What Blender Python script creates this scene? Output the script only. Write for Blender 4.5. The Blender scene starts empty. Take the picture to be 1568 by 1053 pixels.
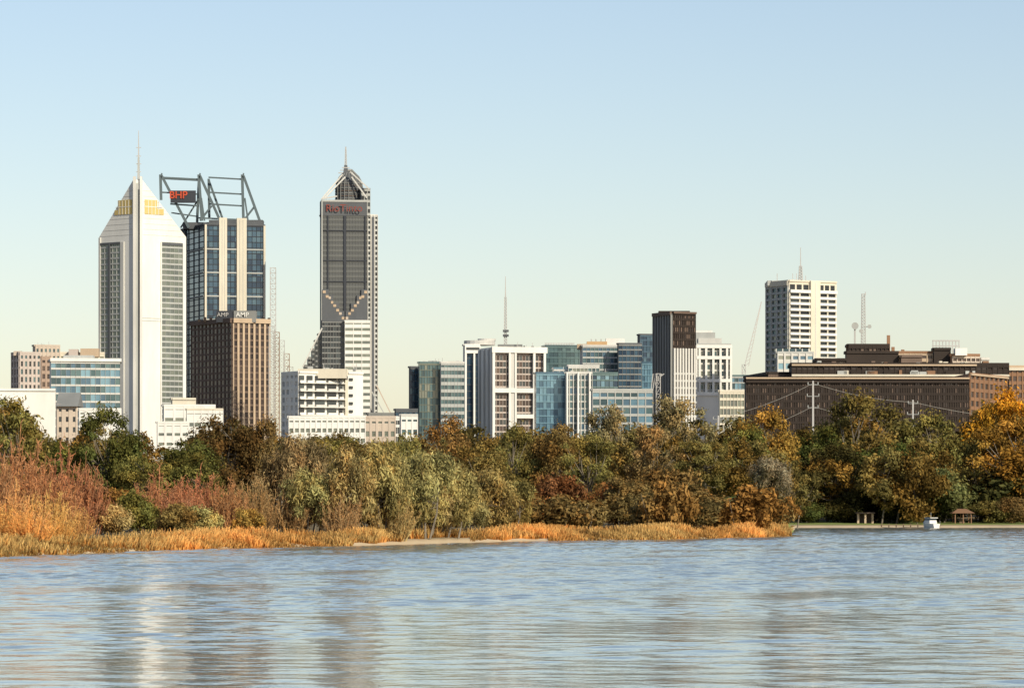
import bpy, math, random
import numpy as np
from mathutils import Vector
random.seed(7)
RNG=np.random.default_rng(11)
CAMZ=4.0; K=36/135/1568; HV=780
def X(u,D): return (u-784)*K*D
def Z(v,D): return CAMZ+(HV-v)*K*D
def P(u,D): return (X(u,D),D)

# ------------------------------------------------------------------ scene, sky, sun, camera
sc=bpy.context.scene
sc.view_settings.view_transform='Standard'; sc.view_settings.look='None'; sc.view_settings.exposure=0
SV=Vector((0.50,-0.70,0.47)).normalized()
w=bpy.data.worlds.new("World"); sc.world=w; w.use_nodes=True
nt=w.node_tree; bg=nt.nodes['Background']
sky=nt.nodes.new('ShaderNodeTexSky'); sky.sky_type='NISHITA'; sky.sun_disc=False
sky.sun_elevation=math.asin(SV.z); sky.sun_rotation=math.atan2(SV.x,SV.y)
sky.air_density=1.0; sky.dust_density=0.6; sky.ozone_density=1.6; sky.altitude=0
tn=nt.nodes.new('ShaderNodeVectorMath'); tn.operation='MULTIPLY'; tn.inputs[1].default_value=(1.06,.985,.985)
nt.links.new(sky.outputs[0],tn.inputs[0]); nt.links.new(tn.outputs[0],bg.inputs[0]); bg.inputs[1].default_value=0.122
sl=bpy.data.lights.new("sun",'SUN'); sl.energy=5.0; sl.angle=math.radians(0.5); sl.color=(1,0.90,0.71)
so=bpy.data.objects.new("sun",sl); sc.collection.objects.link(so)
so.rotation_euler=SV.to_track_quat('Z','Y').to_euler(); so.location=(200,-200,400)
cd=bpy.data.cameras.new("camera"); cam=bpy.data.objects.new("camera",cd); sc.collection.objects.link(cam)
cam.location=(0,0,CAMZ); cam.rotation_euler=(math.radians(90),0,0); cd.lens=135; cd.sensor_width=36
cd.shift_y=(HV-526.5)/1568; cd.clip_start=1; cd.clip_end=60000; sc.camera=cam

# ------------------------------------------------------------------ materials
def newmat(name):
    m=bpy.data.materials.new(name); m.use_nodes=True
    return m,m.node_tree,m.node_tree.nodes['Principled BSDF']
def wall(name,col,rough=0.8,var=0.18,scale=0.08,metal=0.0):
    m,t,b=newmat(name); n=t.nodes
    geo=n.new('ShaderNodeNewGeometry'); mp=n.new('ShaderNodeMapping'); mp.inputs['Scale'].default_value=(1,1,0.25)
    nz=n.new('ShaderNodeTexNoise'); nz.inputs['Scale'].default_value=scale; nz.inputs['Detail'].default_value=6; nz.inputs['Roughness'].default_value=0.7
    mr=n.new('ShaderNodeMapRange'); mr.inputs[1].default_value=0.3; mr.inputs[2].default_value=0.7
    mr.inputs[3].default_value=1-var; mr.inputs[4].default_value=1+var*0.5
    mx=n.new('ShaderNodeVectorMath'); mx.operation='SCALE'; mx.inputs[0].default_value=col
    t.links.new(geo.outputs['Position'],mp.inputs[0]); t.links.new(mp.outputs[0],nz.inputs['Vector'])
    t.links.new(nz.outputs[0],mr.inputs[0]); t.links.new(mr.outputs[0],mx.inputs['Scale'])
    t.links.new(mx.outputs[0],b.inputs['Base Color'])
    b.inputs['Roughness'].default_value=rough; b.inputs['Metallic'].default_value=metal
    b.inputs['Specular IOR Level'].default_value=0.3
    return m
def glass(name,col,metal=0.35,rough=0.2):
    m=wall(name,col,rough,0.25,0.15,metal); m.node_tree.nodes['Principled BSDF'].inputs['Specular IOR Level'].default_value=0.5
    return m
WHITE=wall('white_paint',(.72,.71,.66),var=.14); CREAM=wall('cream_render',(.62,.57,.46)); OFFW=wall('offwhite_panel',(.56,.55,.51))
LGREY=wall('light_grey_panel',(.40,.41,.39)); MGREY=wall('mid_grey_panel',(.22,.225,.215)); DGREY=wall('dark_grey_panel',(.10,.107,.115))
SLAB=wall('grey_granite',(.125,.13,.125),var=.1); SLABD=wall('grey_granite_dark',(.095,.10,.10),var=.1)
BROWN=wall('brown_concrete',(.14,.10,.078)); DBROWN=wall('dark_brown_cladding',(.032,.023,.018)); TAN=wall('tan_concrete',(.47,.36,.25))
BEIGE=wall('beige_render',(.50,.42,.34)); PINK=wall('pinkish_render',(.50,.43,.38)); RUST=wall('rust_brick',(.25,.14,.08)); BRICKP=wall('pale_brick',(.34,.25,.19))
STEEL=wall('painted_steel',(.10,.13,.14),rough=.5); LSTEEL=wall('galvanised_steel',(.45,.44,.42),rough=.5); RED=wall('red_paint',(.50,.08,.035)); DRED=wall('dull_red_letters',(.24,.06,.045)); GOLD=wall('gold_panel',(.60,.46,.18))
WOOD=wall('weathered_timber',(.16,.11,.07)); BLACK=wall('black_panel',(.04,.045,.055)); CABLE=wall('cable',(.34,.33,.30))
GB=[glass('blue_glass_a',(.035,.08,.125)),glass('blue_glass_b',(.05,.10,.15)),glass('blue_glass_c',(.022,.048,.085)),glass('blue_glass_d',(.07,.13,.175))]
GT=[glass('teal_glass_a',(.08,.14,.155)),glass('teal_glass_b',(.11,.18,.19)),glass('teal_glass_c',(.055,.095,.11))]
GL=[glass('sky_glass_a',(.14,.26,.34)),glass('sky_glass_b',(.19,.33,.41)),glass('sky_glass_c',(.09,.16,.22))]
GD=[glass('dark_glass_a',(.05,.06,.065)),glass('dark_glass_b',(.07,.085,.09)),glass('dark_glass_c',(.035,.04,.045))]
GG=[glass('grey_green_glass_a',(.19,.215,.18)),glass('grey_green_glass_b',(.23,.25,.21)),glass('grey_green_glass_c',(.165,.185,.17))]
GBR=[glass('bronze_glass_a',(.08,.06,.055)),glass('bronze_glass_b',(.12,.09,.075)),glass('bronze_glass_c',(.05,.04,.038))]

# ------------------------------------------------------------------ mesh builder
class MB:
    def __init__(s): s.v=[];s.f=[];s.m=[];s.mats=[]
    def mi(s,m):
        if m not in s.mats: s.mats.append(m)
        return s.mats.index(m)
    def add(s,vs,fs,m):
        o=len(s.v); s.v+=[tuple(x) for x in vs]; k=s.mi(m)
        for f in fs: s.f.append(tuple(i+o for i in f)); s.m.append(k)
    def prism(s,pts,z0,z1,m,mt=None):
        n=len(pts); z1s=z1 if isinstance(z1,(list,tuple)) else [z1]*n
        vs=[(p[0],p[1],z0) for p in pts]+[(p[0],p[1],z) for p,z in zip(pts,z1s)]
        s.add(vs,[(i,(i+1)%n,n+(i+1)%n,n+i) for i in range(n)],m)
        if n>4 and isinstance(z1,(list,tuple)):
            c=(sum(p[0] for p in pts)/n,sum(p[1] for p in pts)/n,max(z1s)*.5+min(z1s)*.5)
            s.add([(p[0],p[1],z) for p,z in zip(pts,z1s)]+[c],[(i,(i+1)%n,n) for i in range(n)],mt or m)
        else: s.add([(p[0],p[1],z) for p,z in zip(pts,z1s)],[tuple(range(n))],mt or m)
    def beam(s,p,q,wd,m,w2=None):
        p=Vector(p);q=Vector(q);d=(q-p)
        if d.length<1e-6: return
        d.normalize(); a=d.cross(Vector((0,1,0)) if abs(d.y)<.9 else Vector((1,0,0))).normalized(); b=d.cross(a)
        w2=w2 or wd; vs=[]
        for c,r in((p,wd/2),(q,w2/2)):
            for i,j in((-1,-1),(1,-1),(1,1),(-1,1)): vs.append(c+a*i*r+b*j*r)
        s.add(vs,[(0,1,2,3),(7,6,5,4),(0,4,5,1),(1,5,6,2),(2,6,7,3),(3,7,4,0)],m)
    def box(s,x0,x1,y0,y1,z0,z1,m): s.prism([(x0,y0),(x1,y0),(x1,y1),(x0,y1)],z0,z1,m); 
    def make(s,name,parent=None):
        me=bpy.data.meshes.new(name); me.from_pydata(s.v,[],s.f)
        for m in s.mats: me.materials.append(m)
        me.polygons.foreach_set('material_index',s.m); me.update()
        o=bpy.data.objects.new(name,me); sc.collection.objects.link(o)
        if parent: o.parent=parent
        return o
class Face:
    def __init__(s,mb,A,B):
        s.mb=mb; s.A=Vector((A[0],A[1])); d=Vector((B[0]-A[0],B[1]-A[1])); s.L=d.length; s.t=d/s.L; s.n=Vector((s.t.y,-s.t.x))
    def pt(s,x,o): q=s.A+s.t*x+s.n*o; return (q.x,q.y)
    def box(s,a,b,z0,z1,off,m,ins=-.2):
        q=[s.pt(a,off),s.pt(b,off),s.pt(b,ins),s.pt(a,ins)]
        s.mb.prism(q,z0,z1,m)
        s.mb.add([(p[0],p[1],z0) for p in q],[(3,2,1,0)],m)
    def quad(s,a,b,z0,z1,off,m):
        p=s.pt(a,off);q=s.pt(b,off); s.mb.add([(p[0],p[1],z0),(q[0],q[1],z0),(q[0],q[1],z1),(p[0],p[1],z1)],[(0,1,2,3)],m)
    def grid(s,z0,z1,nb=8,fh=3.6,gl=GD,wl=OFFW,band=.35,pier=.15,boff=.35,poff=.5,a=0,b=1,pm=None,top=True):
        a*=s.L;b*=s.L; bw=(b-a)/nb; nf=max(1,round((z1-z0)/fh)); h=(z1-z0)/nf
        for i in range(nf):
            for j in range(nb):
                s.quad(a+j*bw,a+(j+1)*bw,z0+i*h,z0+(i+1)*h,.06,random.choice(gl))
            if band>0: s.box(a,b,z0+i*h,z0+(i+band)*h,boff,wl)
        if band>0 and top: s.box(a,b,z1-.25*h,z1+.3,boff+.06,wl)
        if pier>0:
            for j in range(nb+1):
                c=a+j*bw; hw=bw*pier/2
                s.box(max(a,c-hw),min(b,c+hw),z0,z1+.1,poff,pm or wl)
ZB=4.0
def block(mb,uL,uC,uR,D,vt,core,sL=None,sR=None,k=.35,zb=ZB,vb=None,depth=25,roof=LGREY,parapet=True):
    C=Vector(P(uC,D)); wr=X(uR,D)-X(uC,D); R=Vector(P(uR,D+k*wr))
    if uC>uL:
        wl=X(uC,D)-X(uL,D); dl=min(wl/k,60); Lp=Vector(P(uL,D+dl))
    else:
        n=Vector((-(R-C).y,(R-C).x)).normalized(); Lp=C+n*depth
    Bk=Lp+(R-C); zt=Z(vt,D); z0=zb if vb is None else Z(vb,D)
    mb.prism([C,R,Bk,Lp],z0,zt,core,roof)
    fr=Face(mb,C,R); fl=Face(mb,Lp,C)
    if sR: fr.grid(z0,zt,**sR)
    if sL: fl.grid(z0,zt,**sL)
    if parapet:
        fr.box(0,fr.L,zt,zt+.9,.55,core); fl.box(0,fl.L,zt,zt+.9,.55,core)
    return fl,fr
def lattice(mb,x,y,z0,z1,wd,n,m,t=.18,w2=None):
    w2=w2 or wd
    for i in range(n):
        f0=i/n;f1=(i+1)/n; a=wd+(w2-wd)*f0; b=wd+(w2-wd)*f1; za=z0+(z1-z0)*f0; zb_=z0+(z1-z0)*f1
        ca=[(x-a/2,y-a/2,za),(x+a/2,y-a/2,za),(x+a/2,y+a/2,za),(x-a/2,y+a/2,za)]
        cb=[(x-b/2,y-b/2,zb_),(x+b/2,y-b/2,zb_),(x+b/2,y+b/2,zb_),(x-b/2,y+b/2,zb_)]
        for j in range(4):
            mb.beam(ca[j],cb[j],t,m); mb.beam(cb[j],cb[(j+1)%4],t*.8,m)
            if j%2==0: mb.beam(ca[j],cb[(j+1)%4],t*.7,m)
            else: mb.beam(ca[(j+1)%4],cb[j],t*.7,m)
def rooftop(mb,u0,u1,D,vt,vb,m,dy=8,dep=10):
    mb.box(X(u0,D),X(u1,D),D+dy,D+dy+dep,Z(vb,D)-1,Z(vt,D),m)
def plantroom(mb,u0,u1,D,v,n=5):
    for i in range(n):
        a=random.uniform(u0,u1-3); mb.box(X(a,D),X(a+random.uniform(2,6),D),D+4+i*1.3,D+5+i*1.3,Z(v,D)-.5,Z(v-random.uniform(2,5),D),random.choice([LGREY,MGREY,OFFW,DGREY]))
    for i in range(3):
        a=random.uniform(u0,u1); mb.beam((X(a,D),D+6,Z(v,D)),(X(a,D),D+6,Z(v-random.uniform(5,11),D)),.25,LSTEEL)
def text(name,body,u,v,D,size,mat,parent,off=0):
    c=bpy.data.curves.new(name,'FONT'); c.body=body; c.size=size; c.extrude=.15; c.align_x='CENTER'; c.align_y='CENTER'; c.offset=off
    c.materials.append(mat); o=bpy.data.objects.new(name,c); sc.collection.objects.link(o)
    o.location=(X(u,D),D,Z(v,D)); o.rotation_euler=(math.radians(90),0,0); o.parent=parent

# ------------------------------------------------------------------ pointed white skyscraper
mb=MB(); D=2400
pl=P(204,D+2); pr=P(218,D+2); L=P(152,D+22); R=P(285,D+24); bk=(X(218,D),D+56)
za=Z(275,D); zs=Z(359,D)
mb.prism([pl,pr,R,bk,L],ZB,[za,za,zs,zs-5,zs],WHITE)
fl=Face(mb,L,pl); fr=Face(mb,pr,R)
zt=Z(369,D)
fl.grid(ZB,zt,nb=5,fh=3.5,gl=GG,wl=LGREY,band=.3,pier=.06,poff=.38,a=.05,b=.64)
fl.box(0,fl.L*.05,ZB,zs-.5,.7,OFFW); fl.box(fl.L*.64,fl.L*.74,ZB,zt,.7,OFFW); fl.box(fl.L*.28,fl.L*.34,ZB,zt-.5,.9,DGREY)
fl.box(fl.L*.05,fl.L*.64,Z(372,D),zt,.75,DGREY)
fr.grid(ZB,zt,nb=5,fh=3.5,gl=GG,wl=LGREY,band=.3,pier=.06,poff=.38,a=.43,b=.91)
fr.box(fr.L*.43,fr.L*.91,Z(373,D),zt,.75,DGREY)
for v in (486,490): fr.box(fr.L*.0,fr.L*.41,Z(v+1,D),Z(v,D),.1,LGREY)
fr.box(fr.L*.41,fr.L*.43,ZB,zt,.8,WHITE); fr.box(fr.L*.91,fr.L*.94,ZB,zt,.8,WHITE)
for f,sgn in((fl,0),(fr,1)):       # shallow panel joints on the sloping gable
    for i in range(9):
        z=zs+(za-zs)*i/10; q=(z-zs)/(za-zs)
        if sgn: f.box(f.L*.02,f.L*(1-q)*.97,z,z+.3,.1,OFFW)
        else: f.box(f.L*(q)+.6,f.L*.98,z,z+.3,.1,OFFW)
fl.box(fl.L*.56,fl.L*.97,Z(327,D),Z(305,D),.35,GOLD); fr.box(fr.L*.05,fr.L*.33,Z(327,D),Z(305,D),.35,GOLD)
fr.box(fr.L*.33,fr.L*.48,Z(327,D),Z(318,D),.35,GOLD); fl.box(fl.L*.46,fl.L*.56,Z(327,D),Z(320,D),.35,GOLD)
for f,a0,a1 in((fl,.5,.97),(fr,.05,.44)):
    for i in range(1,5): f.box(f.L*(a0+(a1-a0)*i/5)-.15,f.L*(a0+(a1-a0)*i/5)+.15,Z(327,D),Z(306,D),.5,WHITE)
    f.box(f.L*a0,f.L*a1,Z(316,D),Z(315,D),.48,WHITE)
fp=Face(mb,pl,pr)
fp.box(0,fp.L*.3,ZB,za+2,1.6,OFFW); fp.box(fp.L*.3,fp.L*.52,ZB,za-2,.5,LGREY); fp.box(fp.L*.52,fp.L*.75,ZB,za-6,.3,DGREY); fp.box(fp.L*.75,fp.L,ZB,za+2,1.6,WHITE)
x=X(211,D); mb.beam((x,D+5,za-2),(x,D+5,Z(240,D)),1.6,LGREY,1.1); mb.beam((x,D+5,Z(240,D)),(x,D+5,Z(199,D)),.8,LSTEEL,.35)
for v in(262,250,238,225): mb.beam((x-1.6,D+5,Z(v,D)),(x+1.6,D+5,Z(v,D)),.4,LSTEEL)
mb.make('pointed_white_skyscraper')

# ------------------------------------------------------------------ blue glass skyscraper with roof trusses
mb=MB(); D=2650
fl,fr=block(mb,274,313,406,D,344,DGREY,dict(nb=5,fh=3.9,gl=GB,wl=BLACK,band=.14,pier=.05),dict(nb=14,fh=3.9,gl=GB,wl=BLACK,band=.12,pier=.06),k=.28)
ff=lambda u:(u-313)/93*fr.L
for a,b in((313,316),(335,347),(362,377),(403,406)): fr.box(ff(a),ff(b),ZB,Z(333 if a not in(313,403) else 344,D),1.4,CREAM)
for u in(339,343,366,371): fr.box(ff(u),ff(u)+.35,ZB,Z(336,D),1.5,LGREY)
for v in range(380,640,36):
    fr.box(0,fr.L,Z(v+2,D),Z(v,D),.9,LGREY)
fl.box(fl.L*.1,fl.L*.3,ZB,Z(342,D),1,BLACK)
for v in range(380,640,36): fl.box(0,fl.L,Z(v+2,D),Z(v,D),.9,MGREY)
rooftop(mb,317,400,D,334,344,DGREY,dy=16,dep=14); rooftop(mb,276,316,D,337,345,DGREY,dy=20,dep=14)
def bm(u0,v0,u1,v1,y,wd): mb.beam((X(u0,D),y,Z(v0,D)),(X(u1,D),y,Z(v1,D)),wd,STEEL)
for (ua,ub,uc) in((242,243,286),(301,306,339),(368,370,399)):
    y=D+18
    if ua==242: bm(ua,264,ub,303,y,1.8)
    else: bm(ua,264,ub,335,y,1.8)
    bm(ua+2,266,uc,346,y,1.8); bm(ua+1,264,ua+3,264,y,2)
    if ua>242: bm(ua+4,300,ua+9,335,y,1.1); bm(ua+2,335,ua+20,312,y,1.3)
bm(297,340,300,268,D+26,1.7); bm(315,269,316,330,D+26,1.6);bm(315,271,338,335,D+26,1.5)
for (a,b) in((243,301),(316,368)):
    for v in(268,291,309): bm(a+ (14 if v==309 and a==243 else 0),v,b,v+3,D+19,1.0)
bm(243,268,301,271,D+30,.8);bm(300,330,370,333,D+22,1.0); bm(258,322,300,328,D+22,.9); bm(272,345,300,300,D+24,1.0)
mb.box(X(258,D),X(297,D),D+15,D+16,Z(308,D),Z(289,D),BLACK)
o=mb.make('blue_glass_skyscraper'); text('rooftop_sign_letters','BHP',273,299,D+14.5,7.0,RED,o,.12)

# ------------------------------------------------------------------ brown office tower
mb=MB(); D=2200
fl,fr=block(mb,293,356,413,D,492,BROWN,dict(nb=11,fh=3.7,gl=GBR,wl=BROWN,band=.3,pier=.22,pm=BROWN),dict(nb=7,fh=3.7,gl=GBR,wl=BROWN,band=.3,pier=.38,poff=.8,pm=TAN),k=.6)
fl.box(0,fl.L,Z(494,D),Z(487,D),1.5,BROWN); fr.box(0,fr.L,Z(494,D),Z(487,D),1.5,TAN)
rooftop(mb,330,357,D,475,490,BLACK,dy=6);rooftop(mb,357,391,D,475,490,MGREY,dy=5)
for u in range(298,412,9): mb.box(X(u,D),X(u+4,D),D+22,D+24,Z(490,D),Z(482+random.random()*5,D),DBROWN)
o=mb.make('brown_office_tower'); text('rooftop_sign_letters','AMP',371,482,D+4.6,3.8,WHITE,o,.05); text('rooftop_sign_letters','AMP',341,482,D+5.6,3.4,LSTEEL,o,.0)
# scaffolding + hoist
mb=MB(); D=2250
lattice(mb,X(418,D),D,ZB,Z(410,D),3.2,46,LSTEEL,.28); mb.make('construction_hoist')
mb=MB(); D=2150
for i,(u,v) in enumerate(((416,500),(423,508),(430,520),(437,540),(442,560))):
    lattice(mb,X(u,D),D+i*4,ZB,Z(v,D),3.0,34-i*3,(RUST if i%2 else LSTEEL),.22)
mb.make('scaffolding')

# ------------------------------------------------------------------ tall grey skyscraper with mast
mb=MB(); D=2600
fl,fr=block(mb,490,492,562,D,330,SLAB,None,dict(nb=16,fh=3.5,gl=[SLABD],wl=SLAB,band=.45,pier=.1,boff=.22,poff=.32),k=.1)
g=lambda u:(u-492)/70*fr.L
fr.box(0,fr.L,Z(330,D),Z(306,D),.6,DGREY,ins=-20); fr.box(0,fr.L,Z(309,D),Z(306,D),.9,LGREY)
for u in(492,501,526,528,558): fr.box(g(u),g(u)+.9,ZB,Z(330,D),.9,BLACK)
for v in(352,398,430): fr.box(0,fr.L,Z(v+1.6,D),Z(v,D),.8,BLACK)
fr.box(g(492),g(494),ZB,Z(306,D),1.0,LGREY)
# right wing
f2l,f2=block(mb,562,562,578,D+8,330,OFFW,None,dict(nb=3,fh=3.5,gl=GD,wl=LGREY,band=.4,pier=.3,pm=OFFW,poff=1),k=.5,depth=26)
f2.box(f2.L*.38,f2.L*.62,ZB,Z(331,D),1.4,DGREY)
block(mb,553,553,567,D+6,290,MGREY,None,dict(nb=3,fh=4,gl=GD,wl=LGREY,band=.4,pier=.2),k=.2,vb=330,depth=20)
# dark drum with open dome, and mast
n=20; cx=X(533,D); cy=D+18; rr=X(554,D)-X(533,D)
prof=[(306,1),(284,1),(274,.9),(267,.72),(262,.48),(256,.2)]
rings=[[(cx+rr*r*math.cos(2*math.pi*i/n),cy+rr*r*math.sin(2*math.pi*i/n),Z(v_,D)) for i in range(n)] for v_,r in prof]
for c0,c1 in zip(rings[:-1],rings[1:]):
    mb.add(c0+c1,[(i,(i+1)%n,n+(i+1)%n,n+i) for i in range(n)],DGREY)
    for i in range(n): mb.beam(Vector(c0[i])+Vector((0,-.5,0)),Vector(c1[i])+Vector((0,-.5,0)),.4,MGREY)
for fz in range(7):
    zz=Z(302-fz*4,D); r_=rr*(1.02 if fz<5 else .97)
    for i in range(n):
        mb.beam((cx+r_*math.cos(math.tau*i/n),cy+r_*math.sin(math.tau*i/n),zz),(cx+r_*math.cos(math.tau*(i+1)/n),cy+r_*math.sin(math.tau*(i+1)/n),zz),.5,BROWN if fz%2 else MGREY)
for u0,v0,u1,v1 in((492,305,524,266),(497,303,528,270),(566,290,536,262),(562,303,538,270)):
    mb.beam((X(u0,D),D+2,Z(v0,D)),(X(u1,D),D+6,Z(v1,D)),.9,OFFW)
mb.beam((X(494,D),D+2,Z(304,D)),(X(516,D),D+2,Z(300,D)),.9,OFFW)
x=X(528,D); mb.beam((x,D+15,Z(268,D)),(x,D+15,Z(250,D)),4,DGREY,2); lattice(mb,x,D+15,Z(252,D),Z(222,D),1.4,8,LSTEEL,.35,.5)
for v in(262,258,254): mb.beam((x-5+(262-v)*.3,D+14,Z(v,D)),(x+5-(262-v)*.3,D+14,Z(v,D)),.6,LSTEEL)
# stepped dark corners
pts=[(494,443),(503,452),(510,464),(519,476),(527,490)]
for s_ in(1,-1):
    for i in range(4):
        a_=pts[i];b_=pts[i+1]
        ua=a_[0] if s_>0 else 1056-a_[0]; ub=b_[0] if s_>0 else 1056-b_[0]
        lo,hi=min(ua,ub),max(ua,ub); fr.box(g(lo),g(hi),Z(492,D),Z(a_[1],D),1.7,DGREY)
        fr.box(g(lo),g((lo+hi)/2),Z(a_[1]+(6 if s_>0 else 13),D),Z(a_[1]+(2 if s_>0 else 9),D),1.9,BEIGE if i%2 else TAN); fr.box(g((lo+hi)/2),g(hi),Z(a_[1]+(13 if s_>0 else 6),D),Z(a_[1]+(9 if s_>0 else 2),D),1.95,TAN)
# lower white banded part and dark glass part, stepping out
block(mb,528,528,567,D-8,492,WHITE,None,dict(nb=3,fh=4.4,gl=GG,wl=WHITE,band=.55,pier=.08),k=.1,depth=7)
block(mb,493,493,527.5,D-5,492,DGREY,None,dict(nb=8,fh=3.6,gl=GD,wl=MGREY,band=.25,pier=.1),k=.1,depth=4)
for i,(u,v) in enumerate(((488,512),(483,522),(478,535),(472,548),(466,560))):
    block(mb,u,u,u+7,D-2+i*.5,v,MGREY,None,dict(nb=2,fh=3.6,gl=GD,wl=MGREY,band=.35,pier=.1),k=.1,depth=15)
for i in range(5):
    mb.beam((X(494-i*6,D),D-7,Z(503+i*12,D)),(X(488-i*6,D),D-7,Z(515+i*12,D)),.9,OFFW)
mb.beam((X(577,D),D-4,Z(590,D)),(X(600,D),D-4,Z(636,D)),.8,BEIGE); mb.beam((X(570,D),D-4,Z(600,D)),(X(590,D),D-4,Z(636,D)),.8,LGREY)
o=mb.make('tall_grey_skyscraper'); text('rooftop_sign_letters','RioTinto',527,319,D-1.2,7.0,DRED,o,-.02)

# ------------------------------------------------------------------ mid / low city buildings
def simple(name,parts,extra=None):
    mb=MB()
    for p in parts: block(mb,*p[0],**p[1])
    if extra: extra(mb)
    return mb.make(name)
S=dict
simple('beige_column_building',[((18,30,62,2000,541,PINK,S(nb=3,fh=4,gl=GD,wl=PINK,band=.3,pier=.5),S(nb=5,fh=4,gl=GD+GT,wl=PINK,band=.35,pier=.5)),S(k=.4)),
   ((50,54,92,2040,530,BEIGE,None,S(nb=6,fh=5,gl=GT,wl=BEIGE,band=.4,pier=.5)),S(k=.3))],
   lambda m:(rooftop(m,20,32,2000,537,541,BEIGE,2,4),plantroom(m,54,90,2040,530)))
simple('pale_brick_block',[((62,63,78,1960,548,BRICKP,None,S(nb=2,fh=4,gl=GBR,wl=BRICKP,band=.4,pier=.4)),S(k=.3))])
simple('flat_topped_office',[((90,92,160,2050,541,CREAM,None,S(nb=8,fh=6,gl=GG,wl=CREAM,band=.6,pier=.3)),S(k=.2))],
   lambda m:(rooftop(m,104,118,2040,534,543,PINK,3,6),rooftop(m,122,150,2040,533,543,TAN,3,6),rooftop(m,66,76,2040,528,541,OFFW,3,6)))
def ex(m):
    D=1700; m.prism([P(77,D-1),P(186,D+5),P(186,D+30),P(77,D+30)],Z(553,D),Z(548,D),WHITE)
    rooftop(m,95,140,D,543,550,LGREY,5,8)
simple('banded_glass_office',[((76,78,184,1700,553,WHITE,None,S(nb=14,fh=3.7,gl=GL+GT,wl=OFFW,band=.22,pier=.03)),S(k=.2))],ex)
simple('plain_white_warehouse',[((-60,-50,85,1400,598,WHITE,None,None),S(k=.12))],lambda m:(m.box(X(40,1400),X(46,1400),1395,1402,ZB,Z(640,1400),RUST),m.box(X(-50,1400),X(14,1400),1395,1399,Z(650,1400),Z(622,1400),LGREY)))
def gable(m):
    D=1450; x0=X(86,D);x1=X(120,D); za=Z(622,D);zb=Z(600,D)
    m.add([(x0,D-2,za),(x1,D-2,za),(x1,D+18,za),(x0,D+18,za),(x0,D+8,zb),(x1,D+8,zb)],[(0,1,5,4),(2,3,4,5),(1,2,5),(3,0,4)],MGREY)
simple('grey_roofed_house',[((86,87,119,1450,622,BEIGE,None,S(nb=3,fh=4,gl=GD,wl=BEIGE,band=.5,pier=.6)),S(k=.1))],gable)
simple('low_white_hall',[((120,121,186,1500,628,WHITE,None,S(nb=6,fh=4,gl=GG,wl=WHITE,band=.6,pier=.4)),S(k=.1))])
simple('terraced_cream_building',[((249,251,330,1650,622,WHITE,None,S(nb=5,fh=5,gl=GG,wl=WHITE,band=.7,pier=.2)),S(k=.15)),
   ((262,264,300,1660,612,CREAM,None,None),S(k=.15)),((285,286,342,1640,628,CREAM,None,S(nb=5,fh=5,gl=GG,wl=WHITE,band=.7,pier=.1)),S(k=.1)),((240,241,290,1600,648,WHITE,None,S(nb=4,fh=4,gl=GG,wl=WHITE,band=.7,pier=.3)),S(k=.1))])
def ex(m):
    D=1700; rooftop(m,455,530,D,564,575,CREAM,4,14); rooftop(m,470,478,D,560,568,LGREY,5,4); plantroom(m,480,545,D,566)
simple('white_balcony_block',[((432,458,556,1700,571,WHITE,S(nb=4,fh=3.6,gl=[WHITE,OFFW,LGREY],wl=WHITE,band=.4,pier=.3),None),S(k=.55))],
   ex)
mb=MB(); D=1700
C=P(458,D-.5); Rr=P(556,D+.55*(X(556,D)-X(458,D))-.5); f=Face(mb,C,Rr)
z0=Z(660,D);z1=Z(574,D); nf=7; h=(z1-z0)/nf
for i in range(nf):
    for a_,b_ in((.0,.08),(.12,.21),(.25,.40),(.44,.58),(.62,.68)):
        f.box(f.L*a_,f.L*b_,z0+i*h+1.3,z0+(i+1)*h-.2,.05,random.choice(GD)); f.box(f.L*a_,f.L*b_,z0+i*h+.3,z0+i*h+1.2,1.2,OFFW if i%2 else WHITE)
    f.box(0,f.L*.70,z0+i*h-.1,z0+i*h+.25,1.5,WHITE)
    f.box(f.L*.78,f.L*.84,z0+i*h+1.4,z0+i*h+2.6,.05,GD[0])
f.box(f.L*.70,f.L*.74,z0,z1+3,1.3,CREAM)
mb.make('balcony_facade',bpy.data.objects['white_balcony_block'])
simple('low_white_terrace',[((440,442,560,1500,640,WHITE,None,S(nb=14,fh=4,gl=GG,wl=WHITE,band=.6,pier=.3)),S(k=.03)),((612,614,640,1520,637,OFFW,None,S(nb=3,fh=5,gl=GT,wl=WHITE,band=.6,pier=.3)),S(k=.1)),((556,558,606,1540,640,BEIGE,None,S(nb=5,fh=5,gl=GG,wl=BEIGE,band=.6,pier=.4)),S(k=.1))],
   lambda m:rooftop(m,500,540,1500,636,641,LGREY,5,8))
simple('teal_glass_block',[((626,628,641,2000,563,DGREY,None,S(nb=4,fh=3.6,gl=GB,wl=DGREY,band=.1,pier=.05)),S(k=.2)),((640,642,675,1990,556,GT[1],None,S(nb=8,fh=3.6,gl=GT+[GG[1]],wl=GG[0],band=.1,pier=.08)),S(k=.15)),
  ((674,675,711,1985,556,OFFW,None,S(nb=7,fh=3.8,gl=GT,wl=LGREY,band=.45,pier=.06)),S(k=.2))],
  lambda m:(rooftop(m,655,668,1990,551,558,LGREY),rooftop(m,684,706,1990,552,558,CREAM),plantroom(m,642,708,1990,556,6)))
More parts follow.
